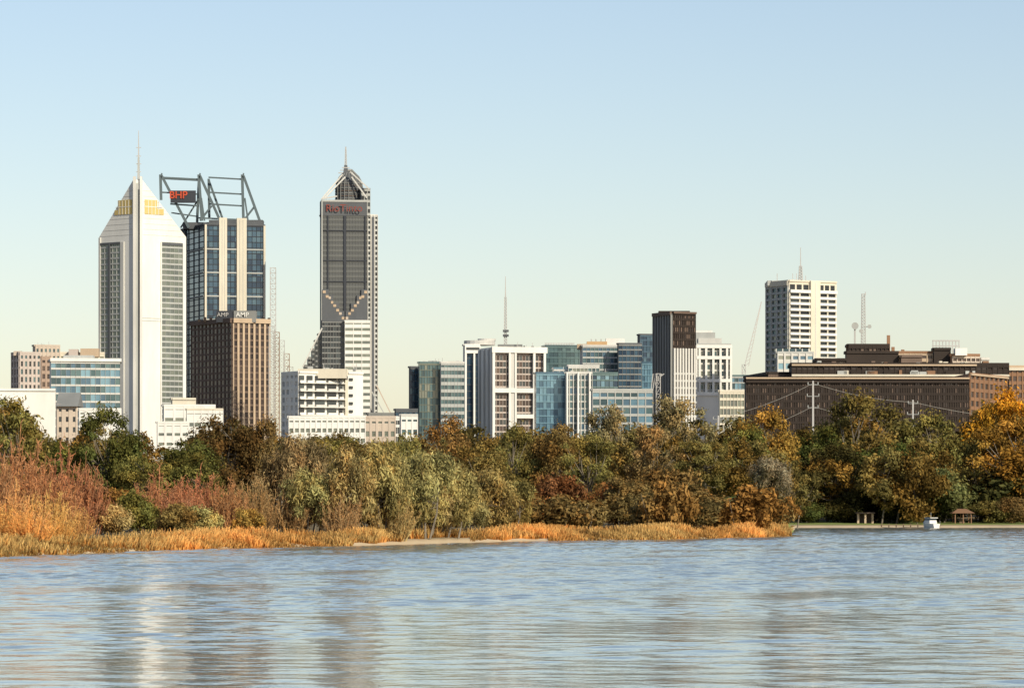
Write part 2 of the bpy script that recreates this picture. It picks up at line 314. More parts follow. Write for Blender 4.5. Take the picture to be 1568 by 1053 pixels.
def ex(m):
    D=2100; n=20
    for cx,v0,v1,r in((734,527,520,24),(745,520,517,14)):
        pts=[(X(cx,D)+r*K*D*math.cos(2*math.pi*i/n),D+14+r*K*D*math.sin(2*math.pi*i/n)) for i in range(n)]; m.prism(pts,Z(v0,D),Z(v1,D),OFFW)
    Df=2098; f=Face(m,P(711,Df),P(735,Df+2))
    for a_,b_ in((0,.12),(.55,.66),(.94,1)): f.box(f.L*a_,f.L*b_,ZB,Z(541,D),1.5,WHITE)
    f.box(0,f.L,Z(541,D),Z(529,D),1.6,WHITE); f.box(f.L*.08,f.L*.92,Z(536,D),Z(532,D),1.7,GD[0])
simple('white_fin_tower',[((709,711,735,2100,529,WHITE,None,S(nb=4,fh=3.6,gl=GB[:1]+GB[2:3],wl=DGREY,band=.1,pier=.05)),S(k=.1))],ex)
def ex(m):
    D=2000; f=Face(m,P(755,D-1),P(834,D+.3*26-1))
    for u,wd in((755,.7),(779.5,.5),(788.5,.5),(817,.6),(833,.6)): a_=(u-755)/79*f.L; f.box(a_-wd,a_+wd,ZB,Z(531,D),1.6,WHITE)
    f.box(-1,f.L+1,Z(540,D),Z(531,D),1.8,WHITE); f.box(0,f.L,Z(601,D),Z(594,D),1.7,WHITE); f.box(f.L*.32,f.L*.41,ZB,Z(541,D),1.0,OFFW)
    f.box(f.L*.43,f.L*.98,Z(640,D),Z(634,D),1.7,WHITE)
    rooftop(m,762,800,D,526,533,MGREY); plantroom(m,760,825,D,533,5)
simple('white_framed_office',[((735,755,834,2000,534,WHITE,S(nb=3,fh=50,gl=GD,wl=WHITE,band=0,pier=.5,poff=1.2),S(nb=16,fh=3.4,gl=GBR+GD,wl=PINK,band=.22,pier=.10,boff=.2,poff=.3)),S(k=.3))],ex)
mb=MB();D=2150
lattice(mb,X(774,D),D,Z(530,D),Z(455,D),1.6,16,LSTEEL,.35,1.0); mb.beam((X(774,D),D,Z(455,D)),(X(774,D),D,Z(423,D)),.7,LSTEEL,.3)
for v in(512,505): mb.box(X(770,D),X(779,D),D-2,D+2,Z(v+3,D),Z(v,D),DGREY)
mb.box(X(768,D),X(780,D),D-3,D+3,ZB,Z(529,D),LGREY); mb.make('communications_mast')
simple('teal_office_slab',[((830,836,892,2400,530,GT[2],None,S(nb=9,fh=3.8,gl=GT,wl=GT[1],band=.25,pier=.05)),S(k=.2))],
  lambda m:[m.beam((X(u,2400),2408,Z(530,2400)),(X(u,2400),2408,Z(524,2400)),.5,LSTEEL) for u in range(836,880,4)]+[m.beam((X(834,2400),2408,Z(525,2400)),(X(880,2400),2408,Z(525,2400)),.6,LSTEEL)])
simple('stepped_blue_office',[((818,821,865,1900,572,GL[2],None,S(nb=8,fh=3.5,gl=GL,wl=GL[1],band=.2,pier=.05)),S(k=.1)),
 ((846,848,872,1912,565,GL[0],None,S(nb=5,fh=3.5,gl=GL,wl=OFFW,band=.15,pier=.05)),S(k=.1)),
 ((865,866,907,1895,572,OFFW,None,S(nb=7,fh=3.5,gl=GT+GL[2:],wl=LGREY,band=.22,pier=.2,poff=.8,pm=OFFW)),S(k=.1)),
 ((868,870,918,1910,561,OFFW,None,S(nb=8,fh=3.5,gl=GG+GT,wl=OFFW,band=.3,pier=.15)),S(k=.1)),
 ((906,907,946,1898,572,GT[0],None,S(nb=6,fh=3.5,gl=GL+GB,wl=GT[1],band=.22,pier=.05)),S(k=.25))],
 lambda m:[Face(m,P(867,1893),P(907,1895)).box(a_,a_+.8,ZB,Z(570,1893),1.2,WHITE) for a_ in(0,5.5,11.3)]+[plantroom(m,825,940,1900,571,9)])
wallORG=wall('ochre_panel',(.50,.33,.17))
def ex(m):
    D=2300; rooftop(m,899,930,D,522,531,wallORG,6); rooftop(m,928,957,D,517,531,WHITE,8); rooftop(m,884,900,D,526,531,TAN,5)
    for u in(905,912,920): m.box(X(u,D),X(u+2,D),D+8,D+10,Z(522,D),Z(518,D),LGREY)
simple('twin_blue_office',[((888,892,946,2300,530,OFFW,None,S(nb=9,fh=3.6,gl=GT+GL[2:],wl=LGREY,band=.28,pier=.05)),S(k=.15)),
 ((945,947,983,2290,527,DGREY,None,S(nb=6,fh=3.6,gl=GB[:3],wl=MGREY,band=.22,pier=.04)),S(k=.15)),
 ((976,980,1006,2350,513,DGREY,None,S(nb=5,fh=3.6,gl=GB,wl=GB[1],band=.25,pier=.05)),S(k=.2)),((982,983,1004,2200,556,GL[2],None,S(nb=5,fh=3.6,gl=GL,wl=GL[1],band=.2,pier=.05)),S(k=.15))],ex)
mb=MB(); D=2000
fl,fr=block(mb,1002,1030,1065,D,480,DBROWN,S(nb=7,fh=60,gl=GBR,wl=BROWN,band=0,pier=.38,poff=1.2,pm=MGREY),S(nb=12,fh=3.5,gl=[DBROWN,GBR[2],BROWN],wl=DBROWN,band=.35,pier=.15),k=.5)
fr.box(0,fr.L,Z(480,D),Z(477,D),1.4,BROWN); fl.box(0,fl.L,Z(482,D),Z(477,D),1.6,BROWN)
nb=8
for i in range(nb): a_=fr.L*(i+.05)/nb; fr.box(a_,a_+fr.L/nb*.6,ZB,Z(533,D),1.3,OFFW)
for i in range(20): fr.box(0,fr.L,ZB+i*3.7,ZB+i*3.7+1.0,1.15,LGREY)
rooftop(mb,1010,1058,D,474,480,DBROWN,12,6); mb.make('brown_striped_tower')
mb=MB(); D=1950
for i in range(6): mb.beam((X(996+i*3.4,D),D,Z(605-i*6,D)),(X(1000+i*3.4,D),D,Z(572,D)),.4,LSTEEL)
lattice(mb,X(1008,D),D,ZB,Z(572,D),2.2,20,LSTEEL,.3); mb.make('tower_crane_mast')
def ex(m):
    D=2100; rooftop(m,1066,1096,D,508,522,LGREY,6); rooftop(m,1070,1106,D,517,527,OFFW,5); rooftop(m,1062,1092,D,505,510,WHITE,7,8)
    f=Face(m,P(1066,D-1.5),P(1119,D+.12*19-1.5))
    for u in(1066,1071,1081,1092,1103,1113,1119): a_=(u-1066)/53*f.L; f.box(a_-.6,a_+.6,ZB,Z(528,D),.9,WHITE)
    for v in(528,545,580,600): f.box(0,f.L,Z(v+5,D),Z(v,D),1.1,WHITE)
simple('white_grid_tower',[((1064,1066,1119,2100,528,LGREY,None,S(nb=10,fh=3.6,gl=GG+GT,wl=OFFW,band=.3,pier=.2)),S(k=.12)),((1066,1067,1112,2080,606,WHITE,None,None),S(k=.1)),((1119,1120,1146,2200,576,GT[1],None,S(nb=5,fh=4,gl=GT+GL,wl=LGREY,band=.2,pier=.05)),S(k=.1))],ex)
mb=MB(); D=2300   # luffing crane
a=(X(1140,D),D,Z(560,D)); b=(X(1166,D),D,Z(462,D)); mb.beam(a,b,.5,LSTEEL); mb.beam((a[0]+2.5,D+1,a[2]),(b[0],D+1,b[2]),.4,LSTEEL)
for i in range(16):
    t=i/16; p=Vector(a).lerp(Vector(b),t); q=Vector(a).lerp(Vector(b),t+.05)+Vector((2.5*(1-t),0,0)); mb.beam(p,q,.3,LSTEEL)
lattice(mb,X(1139,D),D,ZB,Z(558,D),2,20,LSTEEL,.3); mb.make('luffing_crane')

# residential tower
mb=MB(); D=2000
fl,fr=block(mb,1174,1208,1281,D,431,CREAM,S(nb=4,fh=3.1,gl=GG+GT,wl=LGREY,band=.4,pier=.2,boff=.7,poff=.9),None,k=.6)
zt=Z(448,D); nf=int((zt-ZB)/3.1); h=(zt-ZB)/nf
for a_,b_ in((0,.42),(.62,.97)):
    for i in range(nf):
        fr.quad(fr.L*a_,fr.L*b_,ZB+i*h,ZB+(i+1)*h,.06,GD[i%3]); fr.box(fr.L*a_,fr.L*b_,ZB+i*h,ZB+(i+.42)*h,1.5+ .03*(i%2),WHITE)
    for c in(a_,(a_+b_)/2,b_): fr.box(fr.L*c-.35,fr.L*c+.35,ZB,zt,.9,CREAM)
    for j in range(3): q=a_+(b_-a_)*(j+.15)/3; fr.box(fr.L*q,fr.L*(q+(b_-a_)*.25),Z(445,D),Z(435,D),.1,GD[2])
fr.box(fr.L*.42,fr.L*.62,ZB,Z(429,D),1.8,CREAM); fr.box(fr.L*.51,fr.L*.53,ZB,Z(432,D),1.95,OFFW)
fr.box(0,fr.L*.98,zt,zt+1.6,1.7,WHITE); fl.box(0,fl.L,Z(437,D),Z(430,D),1.2,CREAM)
x=X(1229,D); lattice(mb,x,D+14,Z(431,D),Z(405,D),2.0,6,LSTEEL,.4,1.2); mb.beam((x,D+14,Z(405,D)),(x,D+14,Z(376,D)),.5,LSTEEL,.3)
for u in(1192,1216,1222,1236): mb.beam((X(u,D),D+10,Z(431,D)),(X(u,D),D+10,Z(420-(u%3)*3,D)),.35,LSTEEL)
rooftop(mb,1178,1200,D,427,432,LGREY,14,8)
mb.make('white_residential_tower')
simple('small_white_apartment',[((1188,1190,1246,1700,541,LGREY,None,S(nb=5,fh=4.2,gl=GL+GG,wl=OFFW,band=.4,pier=.25,poff=.8)),S(k=.15))],
  lambda m:(rooftop(m,1190,1240,1700,533,543,GT[2],6),[m.beam((X(u,1700),1706,Z(540,1700)),(X(u,1700),1706,Z(533,1700)),.5,OFFW) for u in range(1190,1242,10)]))
mb=MB();D=1500; x=X(1322,D)
lattice(mb,x,D,Z(532,D),Z(450,D),1.6,18,LSTEEL,.2,1.2); mb.beam((x+.8,D,Z(452,D)),(x+.8,D,Z(447,D)),.3,LSTEEL)
mb.beam((X(1309,D),D,Z(532,D)),(X(1309,D),D,Z(503,D)),.6,LSTEEL)
for u,v,r in((1309,499,1.4),(1331,500,.8),(1318,507,.8)):
    n=12; pts=[(X(u,D)+r*math.cos(i*math.tau/n),Z(v,D)+r*math.sin(i*math.tau/n)) for i in range(n)]
    mb.add([(p[0],D-1,p[1]) for p in pts]+[(X(u,D)+(p[0]-X(u,D))*.6,D-.2,Z(v,D)+(p[1]-Z(v,D))*.6) for p in pts],[tuple(range(n))]+[(i,(i+1)%n,n+(i+1)%n,n+i) for i in range(n)],LGREY)
mb.beam((x,D,Z(500,D)),(X(1334,D),D,Z(500,D)),.3,LSTEEL); mb.make('lattice_radio_mast')

# long brown building
mb=MB(); D=1300
fl,fr=block(mb,1140,1142,1484,D,583,DBROWN,None,S(nb=95,fh=2.4,gl=[DBROWN,DBROWN,DBROWN,GBR[2],BROWN],wl=DBROWN,band=.35,pier=.4,boff=.25,poff=.3),k=.03,depth=60,roof=CREAM)
fr.box(0,fr.L,Z(580,D),Z(577.5,D),1.2,TAN); fr.box(0,fr.L,Z(586,D),Z(583,D),1.0,DBROWN)
C=P(1484,D+3); Rr=P(1541,D+40); f=Face(mb,C,Rr); mb.prism([C,Rr,(Rr[0]-5,D+90),(C[0]-5,D+90)],ZB,Z(571,D),RUST,CREAM)
f.grid(ZB,Z(571,D),nb=8,fh=3.0,gl=GBR,wl=RUST,band=.4,pier=.25); f.box(0,f.L,Z(574,D),Z(571,D),1,TAN)
D=1340
fl,fr=block(mb,1208,1212,1545,D,559,DBROWN,None,S(nb=40,fh=2.8,gl=GBR[2:]+[DBROWN],wl=DBROWN,band=.45,pier=.2),k=.03,depth=40,roof=CREAM)
fr.box(0,fr.L,Z(576,D),Z(573,D),1.2,CREAM); fr.box(0,fr.L*.85,Z(560,D),Z(557.5,D),1.1,TAN)
for i in range(14): q=random.uniform(.02,.98)*fr.L; fr.box(q,q+random.uniform(1,4),Z(573,D),Z(569-random.random()*3,D),.9,random.choice([CREAM,RUST,DBROWN,LGREY]))
block(mb,1140,1176,1214,1345,573,DBROWN,None,S(nb=10,fh=3,gl=GBR,wl=BROWN,band=.4,pier=.2),k=.2,depth=30,roof=CREAM)
D=1365
block(mb,1294,1296,1376,D,541,DBROWN,None,None,k=.05,depth=20); block(mb,1296,1299,1362,D+4,530,DBROWN,None,S(nb=10,fh=3,gl=[BROWN,DBROWN],wl=DBROWN,band=.3,pier=.2),k=.05,depth=16)
block(mb,1246,1250,1300,D,552,DBROWN,None,None,k=.05,depth=16)
block(mb,1348,1350,1428,D+2,541,RUST,None,S(nb=9,fh=3,gl=GBR,wl=TAN,band=.4,pier=.2),k=.05,depth=16); block(mb,1378,1380,1412,D-2,547,BROWN,None,None,k=.1,depth=9)
for u,v in((1363,512),(1356,527),(1370,530),(1385,534),(1300,527)): mb.beam((X(u,D),D+6,Z(550,D)),(X(u,D),D+6,Z(v,D)),1.1,RUST)
block(mb,1428,1430,1456,D,536,DBROWN,None,None,k=.05,depth=14); block(mb,1455,1458,1500,D-4,545,RUST,None,S(nb=6,fh=3,gl=GBR,wl=BEIGE,band=.4,pier=.2),k=.3,depth=14)
for u in range(1430,1472,5): mb.beam((X(u,D),D+3,Z(540,D)),(X(u,D),D+3,Z(521,D)),.35,LSTEEL)
mb.beam((X(1429,D),D+3,Z(521,D)),(X(1471,D),D+3,Z(521,D)),.5,LSTEEL); mb.beam((X(1429,D),D+3,Z(529,D)),(X(1471,D),D+3,Z(529,D)),.4,LSTEEL)
mb.box(X(1460,D),X(1478,D),D-6,D,Z(545,D),Z(534,D),WHITE); block(mb,1499,1502,1515,D,551,OFFW,None,None,k=.1,depth=9)
for i in range(16):
    u=random.uniform(1215,1510); mb.box(X(u,D),X(u+random.uniform(3,9),D),D-8,D-4,Z(560,D),Z(random.uniform(553,557),D),random.choice([CREAM,LGREY,RUST,BROWN]))
fl,fr=block(mb,1540,1542,1620,D,563,TAN,None,S(nb=10,fh=3,gl=GBR,wl=RUST,band=.4,pier=.3),k=.1,depth=40)
fr.box(0,fr.L,Z(567,D),Z(563,D),1.3,CREAM)
mb.make('long_brown_building')

# generic distant low buildings glimpsed between towers
mb=MB()
for u0,u1,v,D_,wl_,g_ in((184,250,600,2600,OFFW,GG),(562,606,634,2000,MGREY,GT),(578,612,640,1650,WHITE,GD),(905,1000,598,1750,LGREY,GL+GT),(1100,1145,600,1700,CREAM,GG),(604,640,628,1900,DGREY,GB)):
    block(mb,u0,u0+2,u1,D_,v,wl_,None,S(nb=8,fh=3.8,gl=g_,wl=wl_,band=.3,pier=.12),k=.1)
mb.make('low_city_block')

# ------------------------------------------------------------------ terrain
sx=np.array([-3000,-400,-120,-60,-43.5,-30,-16.3,1.3,23.6,42.6,62,75,112,200,3000.]); sy=np.array([150,200,262,300,326,400,427,487,522,586,842,846,850,870,900.])
def shore(x): return np.interp(x,sx,sy)+1.6*np.sin(x*.31)+1.1*np.sin(x*.83+1)+.6*np.sin(x*1.9+2)
def theight(x,y):
    d=y-shore(x)
    z=np.where(d<0,np.maximum(d*.12,-3),np.interp(d,[0,2,8,30,200,700,2500,8000],[.05,.22,.62,1.05,2.6,4.2,6,10]))
    z=z+4.6*np.exp(-(((x-42)/9)**2+((y-705)/38)**2))*(d>6)*np.clip(d/30,0,1)
    return z
xs=np.concatenate([np.linspace(-12000,-200,16),np.arange(-180,-70,10),np.arange(-70,130,1.2),np.arange(130,400,20),np.linspace(450,12000,16)])
ys=np.concatenate([np.linspace(-3000,200,10),np.arange(210,290,10),np.arange(290,620,1.4),np.arange(620,830,3),np.arange(830,900,1.2),np.arange(900,1200,15),np.linspace(1250,30000,30)])
gx,gy=np.meshgrid(xs,ys); gz=theight(gx,gy)
def fastmesh(name,v,f,mats,mi=None,attrs=None):
    me=bpy.data.meshes.new(name); n=len(v); m=len(f)
    me.vertices.add(n); me.vertices.foreach_set('co',np.asarray(v,dtype=np.float32).ravel())
    me.loops.add(4*m); me.loops.foreach_set('vertex_index',np.asarray(f,dtype=np.int32).ravel())
    me.polygons.add(m); me.polygons.foreach_set('loop_start',np.arange(0,4*m,4,dtype=np.int32))
    try: me.polygons.foreach_set('loop_total',np.full(m,4,dtype=np.int32))
    except Exception: pass
    for x_ in mats: me.materials.append(x_)
    if mi is not None: me.polygons.foreach_set('material_index',np.asarray(mi,dtype=np.int32))
    for k_,(dom,val) in (attrs or {}).items():
        a_=me.attributes.new(k_,'FLOAT',dom); a_.data.foreach_set('value',np.asarray(val,dtype=np.float32))
    me.update(calc_edges=True); return me
def addobj(name,me,loc=(0,0,0)):
    o=bpy.data.objects.new(name,me); sc.collection.objects.link(o); o.location=loc; return o
ny,nx=gx.shape; idx=np.arange(ny*nx).reshape(ny,nx)
fq=np.stack([idx[:-1,:-1],idx[:-1,1:],idx[1:,1:],idx[1:,:-1]],-1).reshape(-1,4)
m,t,b=newmat('ground_soil_grass'); n=t.nodes
def rgb(c): r=n.new('ShaderNodeRGB'); r.outputs[0].default_value=(*c,1); return r.outputs[0]
at=n.new('ShaderNodeAttribute'); at.attribute_name='sand'; al=n.new('ShaderNodeAttribute'); al.attribute_name='lawn'
nz=n.new('ShaderNodeTexNoise'); nz.inputs['Scale'].default_value=.35; nz.inputs['Detail'].default_value=8; ge=n.new('ShaderNodeNewGeometry'); t.links.new(ge.outputs['Position'],nz.inputs['Vector'])
def mix(fac,c1,c2):
    x_=n.new('ShaderNodeMix'); x_.data_type='RGBA'; t.links.new(fac,x_.inputs[0])
    t.links.new(c1,x_.inputs[6]); t.links.new(c2,x_.inputs[7]); return x_.outputs[2]
c=mix(nz.outputs[0],rgb((.08,.06,.02)),rgb((.20,.14,.055)))
c=mix(at.outputs['Fac'],c,rgb((.55,.43,.27))); c=mix(al.outputs['Fac'],c,rgb((.20,.27,.05)))
t.links.new(c,b.inputs['Base Color']); b.inputs['Roughness'].default_value=.95
d=gy-shore(gx)
sand=np.clip(1.4-np.abs(d-2.5)/5,0,1)
lawn=np.exp(-(((gx-42)/12)**2+((gy-705)/50)**2))*1.6; lawn=np.clip(np.where((gx>60)&(d>9)&(d<70),.75,lawn),0,1)
me=fastmesh('ground',np.stack([gx,gy,gz],-1).reshape(-1,3),fq,[m],None,{'sand':('POINT',sand.ravel()),'lawn':('POINT',lawn.ravel())})
me.polygons.foreach_set('use_smooth',np.ones(len(fq),dtype=bool)); addobj('ground',me)

# ------------------------------------------------------------------ water: one sheet with real short-crested waves in the open river
m,t,b=newmat('river_water'); n=t.nodes
b.inputs['Base Color'].default_value=(.20,.245,.24,1); b.inputs['Roughness'].default_value=.07; b.inputs['IOR'].default_value=1.36
ge=n.new('ShaderNodeNewGeometry')
def nzz(sc_,vec,det=3,ro=.5):
    mp=n.new('ShaderNodeMapping'); mp.inputs['Scale'].default_value=vec; t.links.new(ge.outputs['Position'],mp.inputs[0])
    z=n.new('ShaderNodeTexNoise'); z.inputs['Scale'].default_value=sc_; z.inputs['Detail'].default_value=det; z.inputs['Roughness'].default_value=ro; t.links.new(mp.outputs[0],z.inputs['Vector']); return z.outputs[0]
def mth(op,a_,b_):
    q=n.new('ShaderNodeMath'); q.operation=op
    for i,x_ in enumerate((a_,b_)):
        if isinstance(x_,(int,float)): q.inputs[i].default_value=x_
        else: t.links.new(x_,q.inputs[i])
    return q.outputs[0]
fine=nzz(2.4,(1,1,1),3,.5); mid=nzz(.8,(.9,1,1),2,.5)
sp=n.new('ShaderNodeSeparateXYZ'); t.links.new(ge.outputs['Position'],sp.inputs[0])   # breezier water out in the open channel
my=n.new('ShaderNodeMapRange'); my.inputs[1].default_value=120; my.inputs[2].default_value=330; my.inputs[3].default_value=.5; my.inputs[4].default_value=1.5; t.links.new(sp.outputs[1],my.inputs[0])
hgt=mth('MULTIPLY',mth('ADD',mth('MULTIPLY',fine,.06),mth('MULTIPLY',mid,.12)),my.outputs[0])
bp=n.new('ShaderNodeBump'); bp.inputs['Strength'].default_value=1.0; bp.inputs['Distance'].default_value=.4
t.links.new(hgt,bp.inputs['Height']); t.links.new(bp.outputs[0],b.inputs['Normal'])
sv=np.concatenate([[-40,-8,-2,-.8,-.4],np.linspace(-.24,.24,330),[.4,.8,2,8,40]])
yv=np.concatenate([[-3000,-800,-100,20,60],np.arange(72,345,.26),np.arange(345,850,.7),np.arange(852,1100,12.)])
S_,Y_=np.meshgrid(sv,yv); XW=S_*np.maximum(Y_,60)
rw=np.random.default_rng(5); H_=np.zeros_like(XW)
for i in range(50):
    lam=math.exp(rw.uniform(math.log(1.0),math.log(5.0))); th=math.radians(90+rw.normal()*46); kk=math.tau/lam; ph=rw.uniform(0,6.28)
    H_+=(.0118/kk)*np.sin(kk*(math.cos(th)*XW+math.sin(th)*Y_)+ph)
grp=.85+.4*np.sin(XW*.11+Y_*.045+1)*np.sin(Y_*.083-XW*.05)+.25*np.sin(XW*.31-Y_*.17)
H_*=np.clip(grp,.25,1.5)*np.interp(Y_,[72,85,120,170,260,330,600,850],[0,.50,.58,.9,1.4,1.6,1.6,1.0])*np.clip((.24-np.abs(S_))/.02,0,1)
H_*=np.clip((shore(XW)-Y_)/12+.25,.15,1)      # waves die down against the bank
ny,nx=XW.shape; idx=np.arange(ny*nx).reshape(ny,nx); fw=np.stack([idx[:-1,:-1],idx[:-1,1:],idx[1:,1:],idx[1:,:-1]],-1).reshape(-1,4)
me=fastmesh('river_water',np.stack([XW,Y_,H_],-1).reshape(-1,3),fw,[m]); me.polygons.foreach_set('use_smooth',np.ones(len(fw),dtype=bool)); addobj('river_water',me)

# ------------------------------------------------------------------ vegetation
def leafmat(name,transl=.25):
    m=bpy.data.materials.new(name); m.use_nodes=True; t=m.node_tree; n=t.nodes; n.clear()
    out=n.new('ShaderNodeOutputMaterial'); oi=n.new('ShaderNodeObjectInfo'); a1=n.new('ShaderNodeAttribute'); a1.attribute_name='tint'; a2=n.new('ShaderNodeAttribute'); a2.attribute_name='warm'
    mr=n.new('ShaderNodeMapRange'); mr.inputs[3].default_value=.45; mr.inputs[4].default_value=2.05; t.links.new(a1.outputs['Fac'],mr.inputs[0])
    mu=n.new('ShaderNodeVectorMath'); mu.operation='SCALE'; t.links.new(oi.outputs['Color'],mu.inputs[0]); t.links.new(mr.outputs[0],mu.inputs['Scale'])
    wm=n.new('ShaderNodeVectorMath'); wm.operation='MULTIPLY'; wm.inputs[1].default_value=(1.6,1.05,.72); t.links.new(mu.outputs[0],wm.inputs[0])
    mx=n.new('ShaderNodeMix'); mx.data_type='RGBA'; t.links.new(a2.outputs['Fac'],mx.inputs[0]); t.links.new(mu.outputs[0],mx.inputs[6]); t.links.new(wm.outputs[0],mx.inputs[7])
    df=n.new('ShaderNodeBsdfDiffuse'); tr=n.new('ShaderNodeBsdfTranslucent'); ms=n.new('ShaderNodeMixShader'); ms.inputs[0].default_value=transl
    t.links.new(mx.outputs[2],df.inputs[0]); t.links.new(mx.outputs[2],tr.inputs[0]); t.links.new(df.outputs[0],ms.inputs[1]); t.links.new(tr.outputs[0],ms.inputs[2]); t.links.new(ms.outputs[0],out.inputs[0])
    return m
LEAF=leafmat('foliage'); BARK=wall('bark',(.19,.16,.12),var=.4,scale=2)
def norm(a): return a/np.maximum(np.linalg.norm(a,axis=-1,keepdims=True),1e-9)
def leafquads(c,nrm,size,elong=1.0,up=0.0,rng=RNG):
    N=len(c); r=rng.normal(size=(N,3)); r[:,2]+=up*3
    tg=norm(r-nrm*np.sum(r*nrm,1,keepdims=True)); bt=np.cross(nrm,tg); s=size*rng.uniform(.6,1.35,(N,1))
    v=np.stack([c-tg*s*elong,c+bt*s*.5,c+tg*s*elong,c-bt*s*.5],1).reshape(-1,3)
    return v,np.arange(4*N).reshape(-1,4)
def tube(p,r,seg=5):
    p=np.array(p,float); V=[];F=[]
    for i,(c,rad) in enumerate(zip(p,r)):
        d=norm((p[min(i+1,len(p)-1)]-p[max(i-1,0)])[None])[0]; a=np.cross(d,[0.1,1,0.05]); a=a/np.linalg.norm(a); b_=np.cross(d,a)
        for j in range(seg): an=j*math.tau/seg; V.append(c+rad*(a*math.cos(an)+b_*math.sin(an)))
    for i in range(len(p)-1):
        for j in range(seg): F.append((i*seg+j,i*seg+(j+1)%seg,(i+1)*seg+(j+1)%seg,(i+1)*seg+j))
    return np.array(V),np.array(F)
class VM:
    def __init__(s): s.V=[];s.F=[];s.M=[];s.T=[];s.W=[];s.n=0
    def add(s,v,f,mi,tint,warm):
        s.V.append(v);s.F.append(f+s.n);s.n+=len(v);k=len(f);s.M.append(np.full(k,mi));s.T.append(np.broadcast_to(tint,(k,)).copy());s.W.append(np.broadcast_to(warm,(k,)).copy())
    def arr(s): return np.concatenate(s.V),np.concatenate(s.F),np.concatenate(s.M),np.concatenate(s.T),np.concatenate(s.W)
    def mesh(s,name):
        v,f,mi,tt,ww=s.arr(); return fastmesh(name,v,f,[BARK,LEAF],mi,{'tint':('FACE',tt),'warm':('FACE',ww)})
def gen_tree(seed,H=15,R=6,cb=.3,ncl=34,nl=380,ls=.34,cr=1.7,elong=1.,up=0.,stems=1,flat=.7,shape=0,limb=.16):
    rng=np.random.default_rng(seed); vm=VM()
    cz=H*(cb+1)/2; hz=H*(1-cb)/2-cr*.5
    base=[np.array([rng.normal()*.3*(stems>1)*3,rng.normal()*.3*(stems>1)*3,-.5]) for _ in range(stems)]
    tops=[np.array([b_[0]*1.6+rng.normal()*R*.1,b_[1]*1.6+rng.normal()*R*.1,H*(.45+.25*rng.random())]) for b_ in base]
    for b_,tp in zip(base,tops):
        md=(b_+tp)/2+rng.normal(size=3)*[.35,.35,0]; r0=min(.42/math.sqrt(stems),limb*2.6)
        v,f=tube([b_,md,tp],[r0,r0*.75,r0*.4]); vm.add(v,f,0,.5,0)
    lobes=[rng.uniform(.65,1.2) for _ in range(8)]
    for i in range(ncl):
        dr=norm(rng.normal(size=(1,3)))[0]; az=math.atan2(dr[1],dr[0]); lb=lobes[int((az+math.pi)/math.tau*7.99)]
        q=rng.uniform(.3,1)**.6*lb
        prof=1.0 if shape==0 else (1-.55*max(0,dr[2]))
        c=np.array([dr[0]*R*q*prof,dr[1]*R*q*prof,cz+dr[2]*hz*min(q,1.0)])
        r=cr*rng.uniform(.5,1.3); k=int(nl*(r/cr)**2)
        st=rng.integers(stems); o=base[st]+(tops[st]-base[st])*rng.uniform(.55,1)
        md=(o+c)/2+rng.normal(size=3)*.5+[0,0,-.4]
        if limb>.03:
            v,f=tube([o,md,c],[limb,limb*.6,.03],4); vm.add(v,f,0,.5,0)
        dd=norm(rng.normal(size=(k,3))); rad=r*rng.uniform(.2,1.35,(k,1))**.8*(1+.3*np.sin(dd[:,:1]*5+i)*np.sin(dd[:,1:2]*6+i*2))
        pos=c+dd*rad*np.array([1,1,flat]); nn=norm(dd*.9+rng.normal(size=(k,3))*.55+[0,0,.35])
        v,f=leafquads(pos,nn,ls,elong,up,rng)
        ct=rng.uniform(.1,.85); cw=rng.uniform(0,.65)**1.5
        vm.add(v,f,1,np.clip(ct+rng.normal(size=k)*.2+dd[:,2]*.08,0,1),np.clip(cw+rng.normal(size=k)*.1,0,1))
    return vm
def gen_twig(seed,H=4,R=3,ns=80,nt=24,wd=.05):
    rng=np.random.default_rng(seed); vm=VM(); Vs=[]
    def blades(p,q,w):
        d=norm(q-p); s=norm(np.cross(d,rng.normal(size=d.shape)))*w
        return np.stack([p-s,p+s,q+s*.35,q-s*.35],1).reshape(-1,3)
    for i in range(ns):
        an=rng.uniform(0,math.tau); rr=R*math.sqrt(rng.random()); b0=np.array([rr*.55*math.cos(an),rr*.55*math.sin(an),-.2]); h=H*rng.uniform(.55,1)*(1-.5*(rr/R)**2)
        tip=np.array([rr*math.cos(an),rr*math.sin(an),h])+rng.normal(size=3)*.25
        Vs.append(blades(b0[None],tip[None],wd*1.3))
        t_=rng.uniform(.25,1,(nt,1)); p=b0+(tip-b0)*t_; dr=norm(rng.normal(size=(nt,3))*[.8,.8,.5]+[0,0,.7]+ (tip-b0)/h*.5); q=p+dr*rng.uniform(.3,.9,(nt,1))*H*.16
        Vs.append(blades(p,q,wd*.6))
        t2=rng.uniform(.3,1,(nt*2,1)); src=np.repeat(np.arange(nt),2); p2=p[src]+(q[src]-p[src])*t2; q2=p2+norm(rng.normal(size=(nt*2,3))+[0,0,.5])*H*.06; Vs.append(blades(p2,q2,wd*.5))
    v=np.concatenate(Vs); N=len(v)//4; vm.add(v,np.arange(4*N).reshape(-1,4),1,rng.uniform(.2,.9,N),rng.uniform(0,.6,N)); return vm
PR={}
def reg(kind,vms,H,R,mesh=True): PR[kind]=(vms,[vm.mesh('%s_mesh_%d'%(kind,i)) for i,vm in enumerate(vms)] if mesh else [],H,R)
reg('oak',[gen_tree(s,15,6.2,.06,52,330,.25,1.6,flat=.8) for s in(1,2,3)],15,6.6)
reg('euc',[gen_tree(s,16,6,.20,46,270,.22,1.4,1.3,0,1,flat=.7) for s in(11,12,13)],16,6.8)
